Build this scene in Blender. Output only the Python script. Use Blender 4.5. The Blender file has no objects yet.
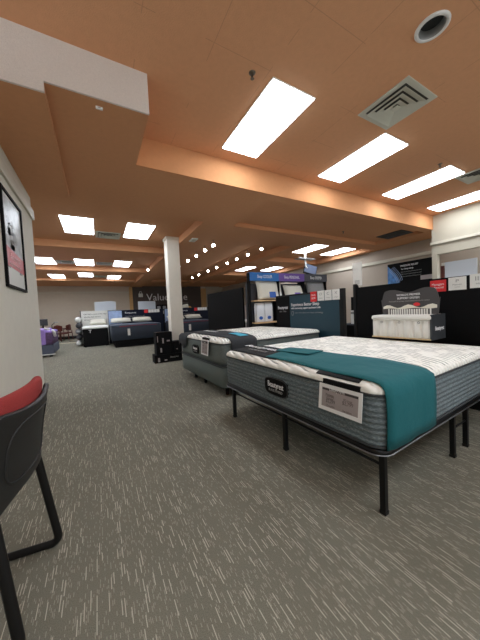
import bpy, bmesh, math, random
from mathutils import Vector, Matrix
random.seed(7)
S = bpy.context.scene
COL = S.collection
PI = math.pi

# ------------------------------------------------------------------ materials
def lin(c):
    return tuple(((v/255)/12.92 if v/255 <= .04045 else ((v/255+.055)/1.055)**2.4) for v in c)

def mat(name, rgb, rough=.6, metal=0, noise=0, nscale=60, bump=0, bscale=200, emit=None, estr=0, alpha=1, coat=0, spec=None):
    m = bpy.data.materials.new(name); m.use_nodes = True
    nt = m.node_tree; b = nt.nodes['Principled BSDF']
    c = lin(rgb)
    b.inputs['Base Color'].default_value = (*c, 1)
    b.inputs['Roughness'].default_value = rough
    b.inputs['Metallic'].default_value = metal
    if spec is not None: b.inputs['Specular IOR Level'].default_value = spec
    if coat: b.inputs['Coat Weight'].default_value = coat
    tc = None
    if noise or bump:
        tc = nt.nodes.new('ShaderNodeTexCoord')
    if noise:
        n = nt.nodes.new('ShaderNodeTexNoise'); n.inputs['Scale'].default_value = nscale
        n.inputs['Detail'].default_value = 3
        nt.links.new(tc.outputs['Object'], n.inputs['Vector'])
        r = nt.nodes.new('ShaderNodeValToRGB')
        r.color_ramp.elements[0].position = .3; r.color_ramp.elements[1].position = .7
        r.color_ramp.elements[0].color = (*[v*(1-noise) for v in c], 1)
        r.color_ramp.elements[1].color = (*[min(1, v*(1+noise)) for v in c], 1)
        nt.links.new(n.outputs['Fac'], r.inputs['Fac'])
        nt.links.new(r.outputs['Color'], b.inputs['Base Color'])
    if bump:
        n2 = nt.nodes.new('ShaderNodeTexNoise'); n2.inputs['Scale'].default_value = bscale
        n2.inputs['Detail'].default_value = 4
        nt.links.new(tc.outputs['Object'], n2.inputs['Vector'])
        bp = nt.nodes.new('ShaderNodeBump'); bp.inputs['Strength'].default_value = bump
        bp.inputs['Distance'].default_value = .01
        nt.links.new(n2.outputs['Fac'], bp.inputs['Height'])
        nt.links.new(bp.outputs['Normal'], b.inputs['Normal'])
    if emit is not None:
        b.inputs['Emission Color'].default_value = (*lin(emit), 1)
        b.inputs['Emission Strength'].default_value = estr
    return m

def math_node(nt, op, a, b=None, c=None):
    n = nt.nodes.new('ShaderNodeMath'); n.operation = op
    for i, v in enumerate((a, b, c)):
        if v is None: continue
        if isinstance(v, (int, float)): n.inputs[i].default_value = v
        else: nt.links.new(v, n.inputs[i])
    return n.outputs[0]

def carpet_material():
    m = bpy.data.materials.new('carpet'); m.use_nodes = True
    nt = m.node_tree; b = nt.nodes['Principled BSDF']
    b.inputs['Roughness'].default_value = .95
    b.inputs['Specular IOR Level'].default_value = .15
    tc = nt.nodes.new('ShaderNodeTexCoord'); sp = nt.nodes.new('ShaderNodeSeparateXYZ')
    nt.links.new(tc.outputs['Object'], sp.inputs[0])
    def layer(w, L, thr, frac, seed):
        u = math_node(nt, 'DIVIDE', sp.outputs[0], w)
        uf = math_node(nt, 'FLOOR', u); ur = math_node(nt, 'FRACT', u)
        cmb = nt.nodes.new('ShaderNodeCombineXYZ'); nt.links.new(uf, cmb.inputs[0]); cmb.inputs[1].default_value = seed
        wn = nt.nodes.new('ShaderNodeTexWhiteNoise'); wn.noise_dimensions = '2D'; nt.links.new(cmb.outputs[0], wn.inputs['Vector'])
        v = math_node(nt, 'ADD', math_node(nt, 'DIVIDE', sp.outputs[1], L), math_node(nt, 'MULTIPLY', wn.outputs['Value'], 17.3))
        vf = math_node(nt, 'FLOOR', v); vr = math_node(nt, 'FRACT', v)
        c2 = nt.nodes.new('ShaderNodeCombineXYZ'); nt.links.new(uf, c2.inputs[0]); nt.links.new(vf, c2.inputs[1]); c2.inputs[2].default_value = seed
        w2 = nt.nodes.new('ShaderNodeTexWhiteNoise'); w2.noise_dimensions = '3D'; nt.links.new(c2.outputs[0], w2.inputs['Vector'])
        on = math_node(nt, 'GREATER_THAN', w2.outputs['Value'], thr)
        inx = math_node(nt, 'LESS_THAN', math_node(nt, 'ABSOLUTE', math_node(nt, 'SUBTRACT', ur, .5)), frac/2)
        ln = math_node(nt, 'LESS_THAN', vr, math_node(nt, 'MULTIPLY_ADD', w2.outputs['Value'], 2.2, -1.2))
        return math_node(nt, 'MULTIPLY', math_node(nt, 'MULTIPLY', on, inx), ln)
    a = layer(.0125, .10, .78, .30, 1.0)
    c = layer(.007, .028, .74, .5, 5.0)
    st = math_node(nt, 'MINIMUM', math_node(nt, 'ADD', a, math_node(nt, 'MULTIPLY', c, .42)), 1.0)
    n = nt.nodes.new('ShaderNodeTexNoise'); n.inputs['Scale'].default_value = 260; n.inputs['Detail'].default_value = 2
    nt.links.new(tc.outputs['Object'], n.inputs['Vector'])
    n3 = nt.nodes.new('ShaderNodeTexNoise'); n3.inputs['Scale'].default_value = 1.3; n3.inputs['Detail'].default_value = 3
    nt.links.new(tc.outputs['Object'], n3.inputs['Vector'])
    r = nt.nodes.new('ShaderNodeValToRGB')
    r.color_ramp.elements[0].position = .3; r.color_ramp.elements[1].position = .72
    r.color_ramp.elements[0].color = (*lin(FLOOR_A), 1); r.color_ramp.elements[1].color = (*lin(FLOOR_B), 1)
    nt.links.new(math_node(nt, 'ADD', math_node(nt, 'MULTIPLY', n.outputs['Fac'], .75), math_node(nt, 'MULTIPLY', n3.outputs['Fac'], .25)), r.inputs['Fac'])
    mx = nt.nodes.new('ShaderNodeMix'); mx.data_type = 'RGBA'
    nt.links.new(st, mx.inputs['Factor']); nt.links.new(r.outputs['Color'], mx.inputs['A'])
    mx.inputs['B'].default_value = (*lin(FLOOR_S), 1)
    nt.links.new(mx.outputs['Result'], b.inputs['Base Color'])
    bp = nt.nodes.new('ShaderNodeBump'); bp.inputs['Strength'].default_value = .5; bp.inputs['Distance'].default_value = .004
    nt.links.new(n.outputs['Fac'], bp.inputs['Height']); nt.links.new(bp.outputs['Normal'], b.inputs['Normal'])
    return m

def ceiling_material(name, rgb, joints=True):
    """painted mineral-fibre boards: fine stipple and faint joints"""
    m = mat(name, rgb, .9, noise=.025, nscale=18, bump=.35, bscale=120)
    if joints:
        nt = m.node_tree; b = nt.nodes['Principled BSDF']
        tc = nt.nodes.new('ShaderNodeTexCoord')
        mp = nt.nodes.new('ShaderNodeMapping'); mp.inputs['Location'].default_value = (-1.06, -.31, 0)
        nt.links.new(tc.outputs['Object'], mp.inputs['Vector'])
        br = nt.nodes.new('ShaderNodeTexBrick'); br.offset = 0
        br.inputs['Scale'].default_value = 1; br.inputs['Mortar Size'].default_value = .0035
        br.inputs['Brick Width'].default_value = .61; br.inputs['Row Height'].default_value = .61
        src = b.inputs['Base Color'].links[0].from_socket
        nt.links.new(mp.outputs['Vector'], br.inputs['Vector'])
        n = nt.nodes.new('ShaderNodeTexNoise'); n.inputs['Scale'].default_value = 2.2
        nt.links.new(tc.outputs['Object'], n.inputs['Vector'])
        br_f = math_node(nt, 'MULTIPLY', br.outputs['Fac'], math_node(nt, 'GREATER_THAN', n.outputs['Fac'], .52))
        mx = nt.nodes.new('ShaderNodeMix'); mx.data_type = 'RGBA'
        nt.links.new(math_node(nt, 'MULTIPLY', br_f, .22), mx.inputs['Factor'])
        nt.links.new(src, mx.inputs['A']); mx.inputs['B'].default_value = (*lin((110, 66, 40)), 1)
        nt.links.new(mx.outputs['Result'], b.inputs['Base Color'])
    return m

def quilt_material():
    m = bpy.data.materials.new('quilted_knit_top'); m.use_nodes = True
    nt = m.node_tree; b = nt.nodes['Principled BSDF']; b.inputs['Roughness'].default_value = .85
    tc = nt.nodes.new('ShaderNodeTexCoord')
    mp = nt.nodes.new('ShaderNodeMapping'); mp.inputs['Rotation'].default_value = (0, 0, .28)
    nt.links.new(tc.outputs['Object'], mp.inputs['Vector'])
    wv = nt.nodes.new('ShaderNodeTexWave'); wv.wave_type = 'BANDS'; wv.bands_direction = 'X'
    wv.inputs['Scale'].default_value = 6.0; wv.inputs['Distortion'].default_value = 1.6
    wv.inputs['Detail'].default_value = 1; wv.inputs['Detail Scale'].default_value = 1.2
    nt.links.new(mp.outputs['Vector'], wv.inputs['Vector'])
    line = nt.nodes.new('ShaderNodeValToRGB')
    line.color_ramp.elements[0].position = .10; line.color_ramp.elements[0].color = (1, 1, 1, 1)
    line.color_ramp.elements[1].position = .30; line.color_ramp.elements[1].color = (0, 0, 0, 1)
    nt.links.new(wv.outputs['Fac'], line.inputs['Fac'])
    nz = nt.nodes.new('ShaderNodeTexNoise'); nz.inputs['Scale'].default_value = 7; nz.inputs['Detail'].default_value = 2
    nt.links.new(tc.outputs['Object'], nz.inputs['Vector'])
    msk = nt.nodes.new('ShaderNodeValToRGB')
    msk.color_ramp.elements[0].position = .42; msk.color_ramp.elements[1].position = .52
    nt.links.new(nz.outputs['Fac'], msk.inputs['Fac'])
    sx = nt.nodes.new('ShaderNodeSeparateXYZ'); nt.links.new(tc.outputs['Normal'], sx.inputs[0])
    up = math_node(nt, 'MULTIPLY_ADD', math_node(nt, 'GREATER_THAN', sx.outputs[2], .80), .58, .16)
    f = math_node(nt, 'MULTIPLY', math_node(nt, 'MULTIPLY', line.outputs['Color'], msk.outputs['Color']), up)
    mx = nt.nodes.new('ShaderNodeMix'); mx.data_type = 'RGBA'
    nt.links.new(f, mx.inputs['Factor'])
    mx.inputs['A'].default_value = (*lin((248, 247, 238)), 1); mx.inputs['B'].default_value = (*lin((110, 116, 106)), 1)
    nt.links.new(mx.outputs['Result'], b.inputs['Base Color'])
    bp = nt.nodes.new('ShaderNodeBump'); bp.inputs['Strength'].default_value = .7; bp.inputs['Distance'].default_value = .012
    nt.links.new(wv.outputs['Fac'], bp.inputs['Height']); nt.links.new(bp.outputs['Normal'], b.inputs['Normal'])
    return m

def knit_side(name, rgb_a, rgb_b):
    """heathered knit mattress border with flecks stretched along its length"""
    m = bpy.data.materials.new(name); m.use_nodes = True
    nt = m.node_tree; b = nt.nodes['Principled BSDF']; b.inputs['Roughness'].default_value = .8
    tc = nt.nodes.new('ShaderNodeTexCoord')
    mp = nt.nodes.new('ShaderNodeMapping'); mp.inputs['Scale'].default_value = (55, 55, 190)
    nt.links.new(tc.outputs['Object'], mp.inputs['Vector'])
    n = nt.nodes.new('ShaderNodeTexNoise'); n.inputs['Scale'].default_value = 1; n.inputs['Detail'].default_value = 3
    nt.links.new(mp.outputs['Vector'], n.inputs['Vector'])
    r = nt.nodes.new('ShaderNodeValToRGB'); r.color_ramp.elements[0].position = .38; r.color_ramp.elements[1].position = .64
    r.color_ramp.elements[0].color = (*lin(rgb_a), 1); r.color_ramp.elements[1].color = (*lin(rgb_b), 1)
    nt.links.new(n.outputs['Fac'], r.inputs['Fac']); nt.links.new(r.outputs['Color'], b.inputs['Base Color'])
    bp = nt.nodes.new('ShaderNodeBump'); bp.inputs['Strength'].default_value = .4; bp.inputs['Distance'].default_value = .006
    nt.links.new(n.outputs['Fac'], bp.inputs['Height']); nt.links.new(bp.outputs['Normal'], b.inputs['Normal'])
    return m

FLOOR_A, FLOOR_B, FLOOR_S = (103, 101, 90), (138, 135, 120), (186, 181, 164)
M = {}
M['carpet'] = carpet_material()
M['ceil'] = ceiling_material('terracotta_ceiling', (224, 167, 125))
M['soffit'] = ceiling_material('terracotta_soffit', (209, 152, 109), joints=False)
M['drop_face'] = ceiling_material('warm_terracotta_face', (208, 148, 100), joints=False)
M['soffit_white'] = mat('pale_stippled_plaster', (222, 214, 206), .9, noise=.04, nscale=90, bump=.5, bscale=150)
M['wall'] = mat('beige_wall_paint', (216, 212, 198), .85, noise=.02, nscale=8, bump=.1, bscale=220)
M['wall_far'] = mat('tan_wall_paint', (203, 190, 172), .85, noise=.02, nscale=5)
M['wall_side'] = mat('taupe_wall_paint', (176, 163, 148), .85, noise=.02, nscale=5)
M['cream'] = mat('cream_wall_paint', (182, 175, 157), .85, noise=.02, nscale=5)
M['trim'] = mat('cream_trim', (204, 198, 181), .6)
M['trim_dark'] = mat('black_vinyl_base', (28, 26, 25), .6)
M['tan_post'] = mat('tan_wood_post', (205, 165, 110), .6, noise=.1, nscale=12)
M['signwall'] = mat('charcoal_brown_wall', (84, 75, 70), .8, noise=.04, nscale=4)
M['pillar'] = mat('ivory_pillar_paint', (228, 222, 208), .8, noise=.02, nscale=10)
M['black'] = mat('black_laminate', (11, 11, 12), .7, noise=.08, nscale=30, spec=.15)
M['blackcloth'] = mat('black_cloth', (26, 27, 29), .9, noise=.2, nscale=300, bump=.3, bscale=600)
M['charcoal_cloth'] = mat('charcoal_cloth', (48, 51, 54), .9, noise=.15, nscale=300, bump=.3, bscale=500)
M['blackmetal'] = mat('black_powder_coat', (10, 10, 11), .42, spec=.3)
M['rod'] = mat('bright_steel_rod', (150, 152, 155), .4, metal=.9)
M['quilt'] = quilt_material()
M['knit1'] = knit_side('slate_knit_border', (84, 94, 97), (118, 130, 133))
M['knit2'] = knit_side('green_grey_knit_border', (88, 98, 95), (118, 128, 124))
M['found'] = mat('grey_green_upholstery', (104, 114, 110), .85, noise=.08, nscale=120, bump=.2, bscale=300)
M['piping'] = mat('pale_piping', (172, 176, 174), .7)
M['piping_dark'] = mat('dark_piping', (52, 56, 58), .7)
M['teal'] = mat('teal_cloth', (8, 94, 100), .85, noise=.12, nscale=220, bump=1.0, bscale=9)
M['white'] = mat('white_plastic', (232, 232, 230), .5)
M['paper'] = mat('white_card', (226, 226, 220), .7)
M['greycard'] = mat('grey_mauve_card', (162, 152, 150), .5)
M['ink'] = mat('dark_ink', (60, 55, 55), .7)
M['mauveink'] = mat('mauve_ink', (104, 94, 94), .7)
M['greyink'] = mat('grey_ink', (140, 140, 138), .7)
M['whiteink'] = mat('white_lettering', (235, 235, 235), .6)
M['red'] = mat('red_card', (214, 42, 46), .6)
M['tealpanel'] = mat('dark_teal_panel', (20, 60, 74), .5, noise=.06, nscale=3)
M['chair_red'] = mat('red_weave', (176, 58, 55), .85, noise=.35, nscale=420, bump=.8, bscale=420)
M['chair_shell'] = mat('black_moulded_plastic', (34, 34, 33), .5, bump=.12, bscale=500)
M['chair_tube'] = mat('black_tube', (22, 21, 20), .45, spec=.3)
M['lens'] = mat('light_diffuser', (250, 250, 248), .5, emit=(236, 244, 254), estr=13.5)
M['lens_far'] = mat('light_diffuser_far', (250, 250, 248), .5, emit=(236, 244, 254), estr=12.0)
M['spot'] = mat('spot_lens', (250, 250, 250), .5, emit=(255, 248, 238), estr=60.0)
M['lightframe'] = mat('light_frame', (235, 232, 222), .5)
M['vent'] = mat('vent_enamel', (206, 206, 192), .55)
M['ventdark'] = mat('vent_shadow_duct', (74, 74, 68), .9)
M['alu'] = mat('brushed_aluminium', (170, 172, 172), .35, metal=.8)
M['candark'] = mat('dark_lamp_can', (30, 33, 34), .5)
M['canrim'] = mat('grey_can_reflector', (150, 150, 148), .35, metal=.3)
M['brass'] = mat('sprinkler_metal', (120, 112, 100), .35, metal=.9)
M['blue_sign'] = mat('bright_blue_header', (22, 104, 176), .5)
M['purple_sign'] = mat('purple_header', (104, 72, 152), .5)
M['dark_sign'] = mat('charcoal_header', (62, 64, 72), .5)
M['shelfgrey'] = mat('dark_grey_board', (62, 64, 68), .7)
M['shelfwood'] = mat('pale_wood_shelf', (206, 172, 128), .6, noise=.15, nscale=14)
M['pillow'] = mat('ivory_pillow_cover', (226, 223, 208), .9, bump=.3, bscale=80)
M['pillowgrey'] = mat('grey_pillow_cover', (140, 140, 140), .9, noise=.15, nscale=60, bump=.3, bscale=80)
M['clear'] = mat('pale_packaging', (226, 229, 233), .3)
M['blue_tag'] = mat('blue_tag', (36, 92, 180), .5)
M['purple_tag'] = mat('lilac_tag', (120, 90, 190), .5)
M['coil'] = mat('white_pocket_coil_fabric', (222, 221, 214), .85, bump=.4, bscale=90)
M['woodbase'] = mat('light_plywood', (206, 180, 138), .6, noise=.12, nscale=20)
M['boxside'] = mat('dark_grey_box_side', (52, 55, 58), .6)
M['signgrey'] = mat('dark_grey_sign', (68, 66, 66), .5)
M['navy'] = mat('navy_board', (16, 22, 40), .6, spec=.2)
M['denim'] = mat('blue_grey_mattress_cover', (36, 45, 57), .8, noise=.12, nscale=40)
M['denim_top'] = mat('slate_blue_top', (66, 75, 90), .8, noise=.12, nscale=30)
M['sky'] = mat('pale_blue_print', (150, 170, 205), .5, noise=.2, nscale=4)
M['redline'] = mat('red_stitch', (150, 40, 60), .7)
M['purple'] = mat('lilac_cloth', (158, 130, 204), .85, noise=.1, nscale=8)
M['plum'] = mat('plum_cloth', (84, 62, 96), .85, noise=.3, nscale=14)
M['slate'] = mat('slate_box_spring', (82, 88, 104), .85)
M['mahogany'] = mat('dark_red_wood', (92, 40, 32), .45, noise=.2, nscale=12)
M['screen'] = mat('dark_screen', (24, 25, 30), .25)
M['tvscreen'] = mat('grey_blue_screen', (84, 94, 118), .6)
M['whiteboard'] = mat('cool_white_board', (206, 214, 222), .4)
M['greyprint'] = mat('grey_photo_print', (170, 174, 172), .4, noise=.42, nscale=5)
M['darkprint'] = mat('dark_photo_print', (126, 130, 127), .4, noise=.25, nscale=9)
M['redprint'] = mat('faded_red_band', (200, 92, 98), .4, noise=.06, nscale=12)
M['pinkprint'] = mat('pink_lettering', (232, 190, 190), .5)
M['mount'] = mat('cream_mount_board', (220, 222, 216), .5)
M['swirl'] = mat('blue_swirl_print', (70, 120, 176), .4, noise=.4, nscale=7)
M['cyan'] = mat('cyan_label', (64, 176, 206), .6)
M['strip'] = mat('pale_floor_strip', (196, 186, 160), .6)
M['gold'] = mat('mustard_cloth', (206, 160, 90), .8)

# ------------------------------------------------------------------ object helpers
def obj(name, bm, m, parent=None, smooth=False):
    me = bpy.data.meshes.new(name)
    bmesh.ops.recalc_face_normals(bm, faces=bm.faces)
    bm.to_mesh(me); bm.free()
    if smooth:
        for p in me.polygons: p.use_smooth = True
    o = bpy.data.objects.new(name, me); COL.objects.link(o)
    ms = m if isinstance(m, (list, tuple)) else [m]
    for k in ms: me.materials.append(k)
    if parent: o.parent = parent
    return o

def tag(o, label, cat, group=None):
    o['label'] = label; o['category'] = cat
    if group: o['group'] = group
    return o

def thing(name, label, cat, loc=(0, 0, 0), rz=0, group=None):
    o = bpy.data.objects.new(name, None); COL.objects.link(o)
    o.empty_display_size = .1
    o.location = loc; o.rotation_euler = (0, 0, rz)
    return tag(o, label, cat, group)

def struct(name, bm, m, parent=None, smooth=False):
    o = obj(name, bm, m, parent, smooth)
    if not parent: o['kind'] = 'structure'
    return o

def dup(root, loc=None, rz=None, label=None, group=None):
    r = root.copy(); COL.objects.link(r)
    if loc is not None: r.location = loc
    if rz is not None: r.rotation_euler = (0, 0, rz)
    if label: r['label'] = label
    if group: r['group'] = group
    for ch in list(root.children):
        c = ch.copy(); COL.objects.link(c); c.parent = r
        for g in list(ch.children):
            d = g.copy(); COL.objects.link(d); d.parent = c
    return r

def NB(): return bmesh.new()

def box(bm, x0, x1, y0, y1, z0, z1, bev=0, mi=0, mtx=None):
    vs = [bm.verts.new(v) for v in ((x0, y0, z0), (x1, y0, z0), (x1, y1, z0), (x0, y1, z0),
                                    (x0, y0, z1), (x1, y0, z1), (x1, y1, z1), (x0, y1, z1))]
    fs = [bm.faces.new([vs[i] for i in q]) for q in ((0, 3, 2, 1), (4, 5, 6, 7), (0, 1, 5, 4), (1, 2, 6, 5), (2, 3, 7, 6), (3, 0, 4, 7))]
    for f in fs: f.material_index = mi
    if bev:
        es = list({e for f in fs for e in f.edges})
        r = bmesh.ops.bevel(bm, geom=es, offset=bev, segments=2, affect='EDGES', profile=.5)
        vs = list({v for f in r['faces'] for v in f.verts} | {v for v in vs if v.is_valid})
        for f in r['faces']: f.material_index = mi
    if mtx is not None:
        bmesh.ops.transform(bm, matrix=mtx, verts=[v for v in vs if v.is_valid])
    return bm

def bx(*a, **k): return box(NB(), *a, **k)

def tube(bm, pts, r, n=10, closed=False, ry=None):
    """swept round tube through pts"""
    pts = [Vector(p) for p in pts]; N = len(pts); rings = []
    up = None
    for i, p in enumerate(pts):
        if closed: t = (pts[(i+1) % N]-pts[i-1])
        else: t = (pts[min(i+1, N-1)]-pts[max(i-1, 0)])
        t.normalize()
        if up is None:
            up = Vector((0, 0, 1)) if abs(t.z) < .9 else Vector((1, 0, 0))
        a = t.cross(up); 
        if a.length < 1e-4: a = t.cross(Vector((0, 1, 0)))
        a.normalize(); b = a.cross(t); b.normalize(); up = b
        rr = r[i] if isinstance(r, (list, tuple)) else r
        rings.append([bm.verts.new(p+a*rr*math.cos(2*PI*k/n)+b*(ry or rr)*math.sin(2*PI*k/n)) for k in range(n)])
    for i in range(N if closed else N-1):
        A, B = rings[i], rings[(i+1) % N]
        for k in range(n):
            bm.faces.new((A[k], A[(k+1) % n], B[(k+1) % n], B[k]))
    if not closed:
        bm.faces.new(rings[0][::-1]); bm.faces.new(rings[-1])
    return bm

def fillet(pts, rad, n=6):
    """round the corners of a polyline"""
    pts = [Vector(p) for p in pts]; out = [pts[0]]
    for a, b, c in zip(pts, pts[1:], pts[2:]):
        d1 = (a-b); d2 = (c-b); r = min(rad, d1.length*.49, d2.length*.49)
        p = b+d1.normalized()*r; q = b+d2.normalized()*r
        for k in range(n+1):
            t = k/n; out.append(p*(1-t)**2+b*2*t*(1-t)+q*t*t)
    out.append(pts[-1]); return out

def lathe(bm, prof, n=24, c=(0, 0, 0), cap=True):
    rings = [[bm.verts.new((c[0]+r*math.cos(2*PI*k/n), c[1]+r*math.sin(2*PI*k/n), c[2]+z)) for k in range(n)] for r, z in prof]
    for A, B in zip(rings, rings[1:]):
        for k in range(n): bm.faces.new((A[k], A[(k+1) % n], B[(k+1) % n], B[k]))
    if cap: bm.faces.new(rings[0][::-1]); bm.faces.new(rings[-1])
    return bm

def rrect(L, W, inset, r, n=6):
    x0, x1, y0, y1 = inset, L-inset, inset, W-inset
    r = max(.004, r-inset)
    o = []
    for cx, cy, a0 in ((x1-r, y1-r, 0), (x0+r, y1-r, PI/2), (x0+r, y0+r, PI), (x1-r, y0+r, 1.5*PI)):
        for k in range(n+1):
            a = a0+PI/2*k/n; o.append((cx+r*math.cos(a), cy+r*math.sin(a)))
    return o

def rings_mesh(bm, rings, caps=(True, True)):
    R = [[bm.verts.new(p) for p in ring] for ring in rings]
    for A, B in zip(R, R[1:]):
        n = len(A)
        for k in range(n): bm.faces.new((A[k], A[(k+1) % n], B[(k+1) % n], B[k]))
    if caps[0]: bm.faces.new(R[0][::-1])
    if caps[1]: bm.faces.new(R[-1])
    return bm

def grid(bm, P):
    """P[i][j] points -> quad sheet"""
    V = [[bm.verts.new(p) for p in row] for row in P]
    for i in range(len(V)-1):
        for j in range(len(V[0])-1):
            bm.faces.new((V[i][j], V[i+1][j], V[i+1][j+1], V[i][j+1]))
    return bm

def solid(o, t, off=1):
    s = o.modifiers.new('thickness', 'SOLIDIFY'); s.thickness = t; s.offset = off
    return o

FACE_NEG_X = Matrix(((0, 0, -1, 0), (-1, 0, 0, 0), (0, 1, 0, 0), (0, 0, 0, 1)))
FACE_NEG_Y = Matrix(((1, 0, 0, 0), (0, 0, -1, 0), (0, 1, 0, 0), (0, 0, 0, 1)))
FACE_POS_X = Matrix(((0, 0, 1, 0), (1, 0, 0, 0), (0, 1, 0, 0), (0, 0, 0, 1)))

def text(body, size, m, parent, loc, face, align='CENTER', width=None, name='lettering', depth=.0015, shear=0):
    cu = bpy.data.curves.new('t', 'FONT'); cu.body = body; cu.size = size; cu.extrude = depth
    cu.align_x = align; cu.align_y = 'CENTER'; cu.shear = shear; cu.resolution_u = 3
    t = bpy.data.objects.new('t', cu); COL.objects.link(t)
    dg = bpy.context.evaluated_depsgraph_get()
    me = bpy.data.meshes.new_from_object(t.evaluated_get(dg))
    bpy.data.objects.remove(t); bpy.data.curves.remove(cu)
    if width:
        xs = [v.co.x for v in me.vertices]; s = width/(max(xs)-min(xs))
        for v in me.vertices: v.co.x *= s
    me.transform(Matrix.Translation(Vector(loc)) @ face)
    me.materials.clear(); me.materials.append(m); me.name = name
    o = bpy.data.objects.new(name, me); COL.objects.link(o)
    if parent: o.parent = parent
    return o

def cardbox(x0, x1, z0, z1, t=.003, y=0):
    """thin board facing -Y in a local frame, front face at y"""
    return bx(x0, x1, y, y+t, z0, z1)

# ------------------------------------------------------------------ the setting
struct('floor', bx(-7, 9.7, -5, 20.2, -.1, 0), M['carpet'])
UC = 3.72; LC = 3.52; SO = 3.33
# upper ceiling, with a cut-out for the recessed lamp at (2.715, 1.17)
hx, hy, hh = 2.715, 1.17, .092
b = NB()
for r in ((-3, hx-hh, -5, 3.73), (hx+hh, 9.6, -5, 3.73), (hx-hh, hx+hh, -5, hy-hh), (hx-hh, hx+hh, hy+hh, 3.73)):
    box(b, *r, UC, UC+.25)
struct('ceiling', b, M['ceil'])
# lower ceiling slab and its dropped bands
b = NB(); box(b, -7, 9.7, 3.73, 20.2, LC, LC+.1)
struct('ceiling', b, M['soffit'])
b = NB()
box(b, -7, 2.95, 3.73, 5.42, SO, LC)                    # wide band behind the raised bay
box(b, 2.95, 9.7, 3.73, 3.95, SO, LC)
box(b, 2.95, 8.5, 3.95, 5.45, SO+.10, LC)               # shallow recess holding the return grille
box(b, 8.5, 9.7, 3.95, 5.45, SO, LC)
box(b, 2.2, 2.95, 5.42, 20.2, SO, LC)
box(b, 2.95, 9.7, 5.45, 6.0, SO, LC)
box(b, 2.95, 5.8, 6.0, 6.6, SO, LC)
box(b, 5.8, 6.25, 6.0, 20.2, SO, LC)
box(b, 9.2, 9.7, 6.0, 20.2, SO, LC)
box(b, 6.25, 9.2, 8.9, 9.4, SO, LC)
box(b, 6.25, 9.2, 13.0, 13.6, SO, LC)
box(b, -7, 2.2, 8.75, 9.25, SO, LC)
box(b, -7, 2.2, 12.95, 13.45, SO, LC)
box(b, -7, 9.7, 17.0, 20.2, SO+.06, LC)
struct('ceiling', b, M['soffit'])
struct('trim_1', bx(.575, 9.6, 3.70, 3.73, SO, UC), M['drop_face'])      # face of the drop
# left bulkhead: pale front, terracotta underside
struct('trim_2', bx(-.82, .575, 2.735, 3.73, SO, UC), M['soffit'])
struct('trim_3', bx(-.82, -.28, 2.735, 4.95, SO-.09, SO), M['soffit'])
b = NB(); box(b, -.82, .578, 2.715, 2.735, SO-.002, UC); box(b, -.82, -.278, 2.7149, 2.735, SO-.092, SO-.002)
struct('trim_4', b, M['soffit_white'])
# left wall: face at x=-.815, ends at y=5.16
struct('wall_left', bx(-1.0, -.815, -5, 5.16, 0, SO-.09), M['wall'])
b = NB(); box(b, -.815, -.785, -5, 5.18, 2.90, 3.05, bev=.006); box(b, -1.0, -.785, 5.16, 5.19, 2.90, 3.05, bev=.006)
struct('trim_5', b, M['trim'])
struct('baseboard_left', bx(-.815, -.80, -5, 5.16, 0, .1), M['trim_dark'])
# back wall
struct('wall_back', bx(-7, 9.7, 20.0, 20.2, 0, LC), M['wall_far'])
struct('trim_6', bx(-7, 2.08, 19.90, 20.0, 2.92, 3.02), M['trim'])
struct('baseboard_back', bx(-7, 9.5, 19.97, 20.0, 0, .14), M['trim_dark'])
sw = struct('wall_sign', bx(2.3, 7.5, 19.9, 20.0, 0, SO+.06), M['signwall'])
text('Value', .74, M['whiteink'], sw, (3.24, 19.895, 2.55), FACE_NEG_Y, 'LEFT', name='lettering')
text('e', .74, M['whiteink'], sw, (6.0, 19.895, 2.55), FACE_NEG_Y, 'LEFT', name='lettering')
text('more', .2, M['greyink'], sw, (5.96, 19.895, 2.10), FACE_NEG_Y, 'LEFT', name='lettering', width=.42)
b = NB(); box(b, 2.70, 3.0, 19.885, 19.9, 2.6, 2.86, bev=.004); tube(b, fillet([(2.78, 19.89, 2.86), (2.78, 19.89, 3.0), (2.92, 19.89, 3.0), (2.92, 19.89, 2.86)], .05), .018, 6)
obj('bag_emblem', b, M['paper'], sw)
struct('trim_7', bx(2.08, 2.3, 19.88, 20.0, 0, SO+.0), M['tan_post'])
struct('trim_8', bx(7.5, 7.95, 19.88, 20.0, 0, SO-.1), M['tan_post'])
struct('trim_9', bx(7.95, 9.5, 19.95, 20.0, 0, SO+.06), M['cream'])
# right walls
struct('wall_right', bx(9.5, 9.7, -5, 20.0, 0, UC), M['wall_side'])
struct('trim_10', bx(9.44, 9.5, 3.8, 19.9, 2.82, 2.93, bev=.01), M['trim'])
struct('wall_front_right', bx(8.45, 8.6, -5, 3.74, 2.62, UC), M['cream'])   # header over the opening
struct('trim_11', bx(8.40, 8.45, -5, 3.76, 2.90, 2.97, bev=.006), M['trim'])
struct('trim_12', bx(8.45, 8.6, 3.62, 3.74, 0, 2.62), M['cream'])           # end post of the opening
struct('wall_far_left', bx(-7.2, -7, 5.16, 20.2, 0, LC), M['wall_far'])
struct('trim_13', bx(-2.4, -.7, 16.1, 16.25, 0, .012), M['strip'])

# pillar
b = NB(); box(b, 1.845, 2.20, 7.4, 7.755, 0, LC, bev=.008)
pl = struct('trim_14', b, M['pillar'])
b = NB(); box(b, 1.82, 2.225, 7.375, 7.78, 3.44, 3.515, bev=.008)
obj('pillar_cap', b, M['pillar'], pl)

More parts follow.
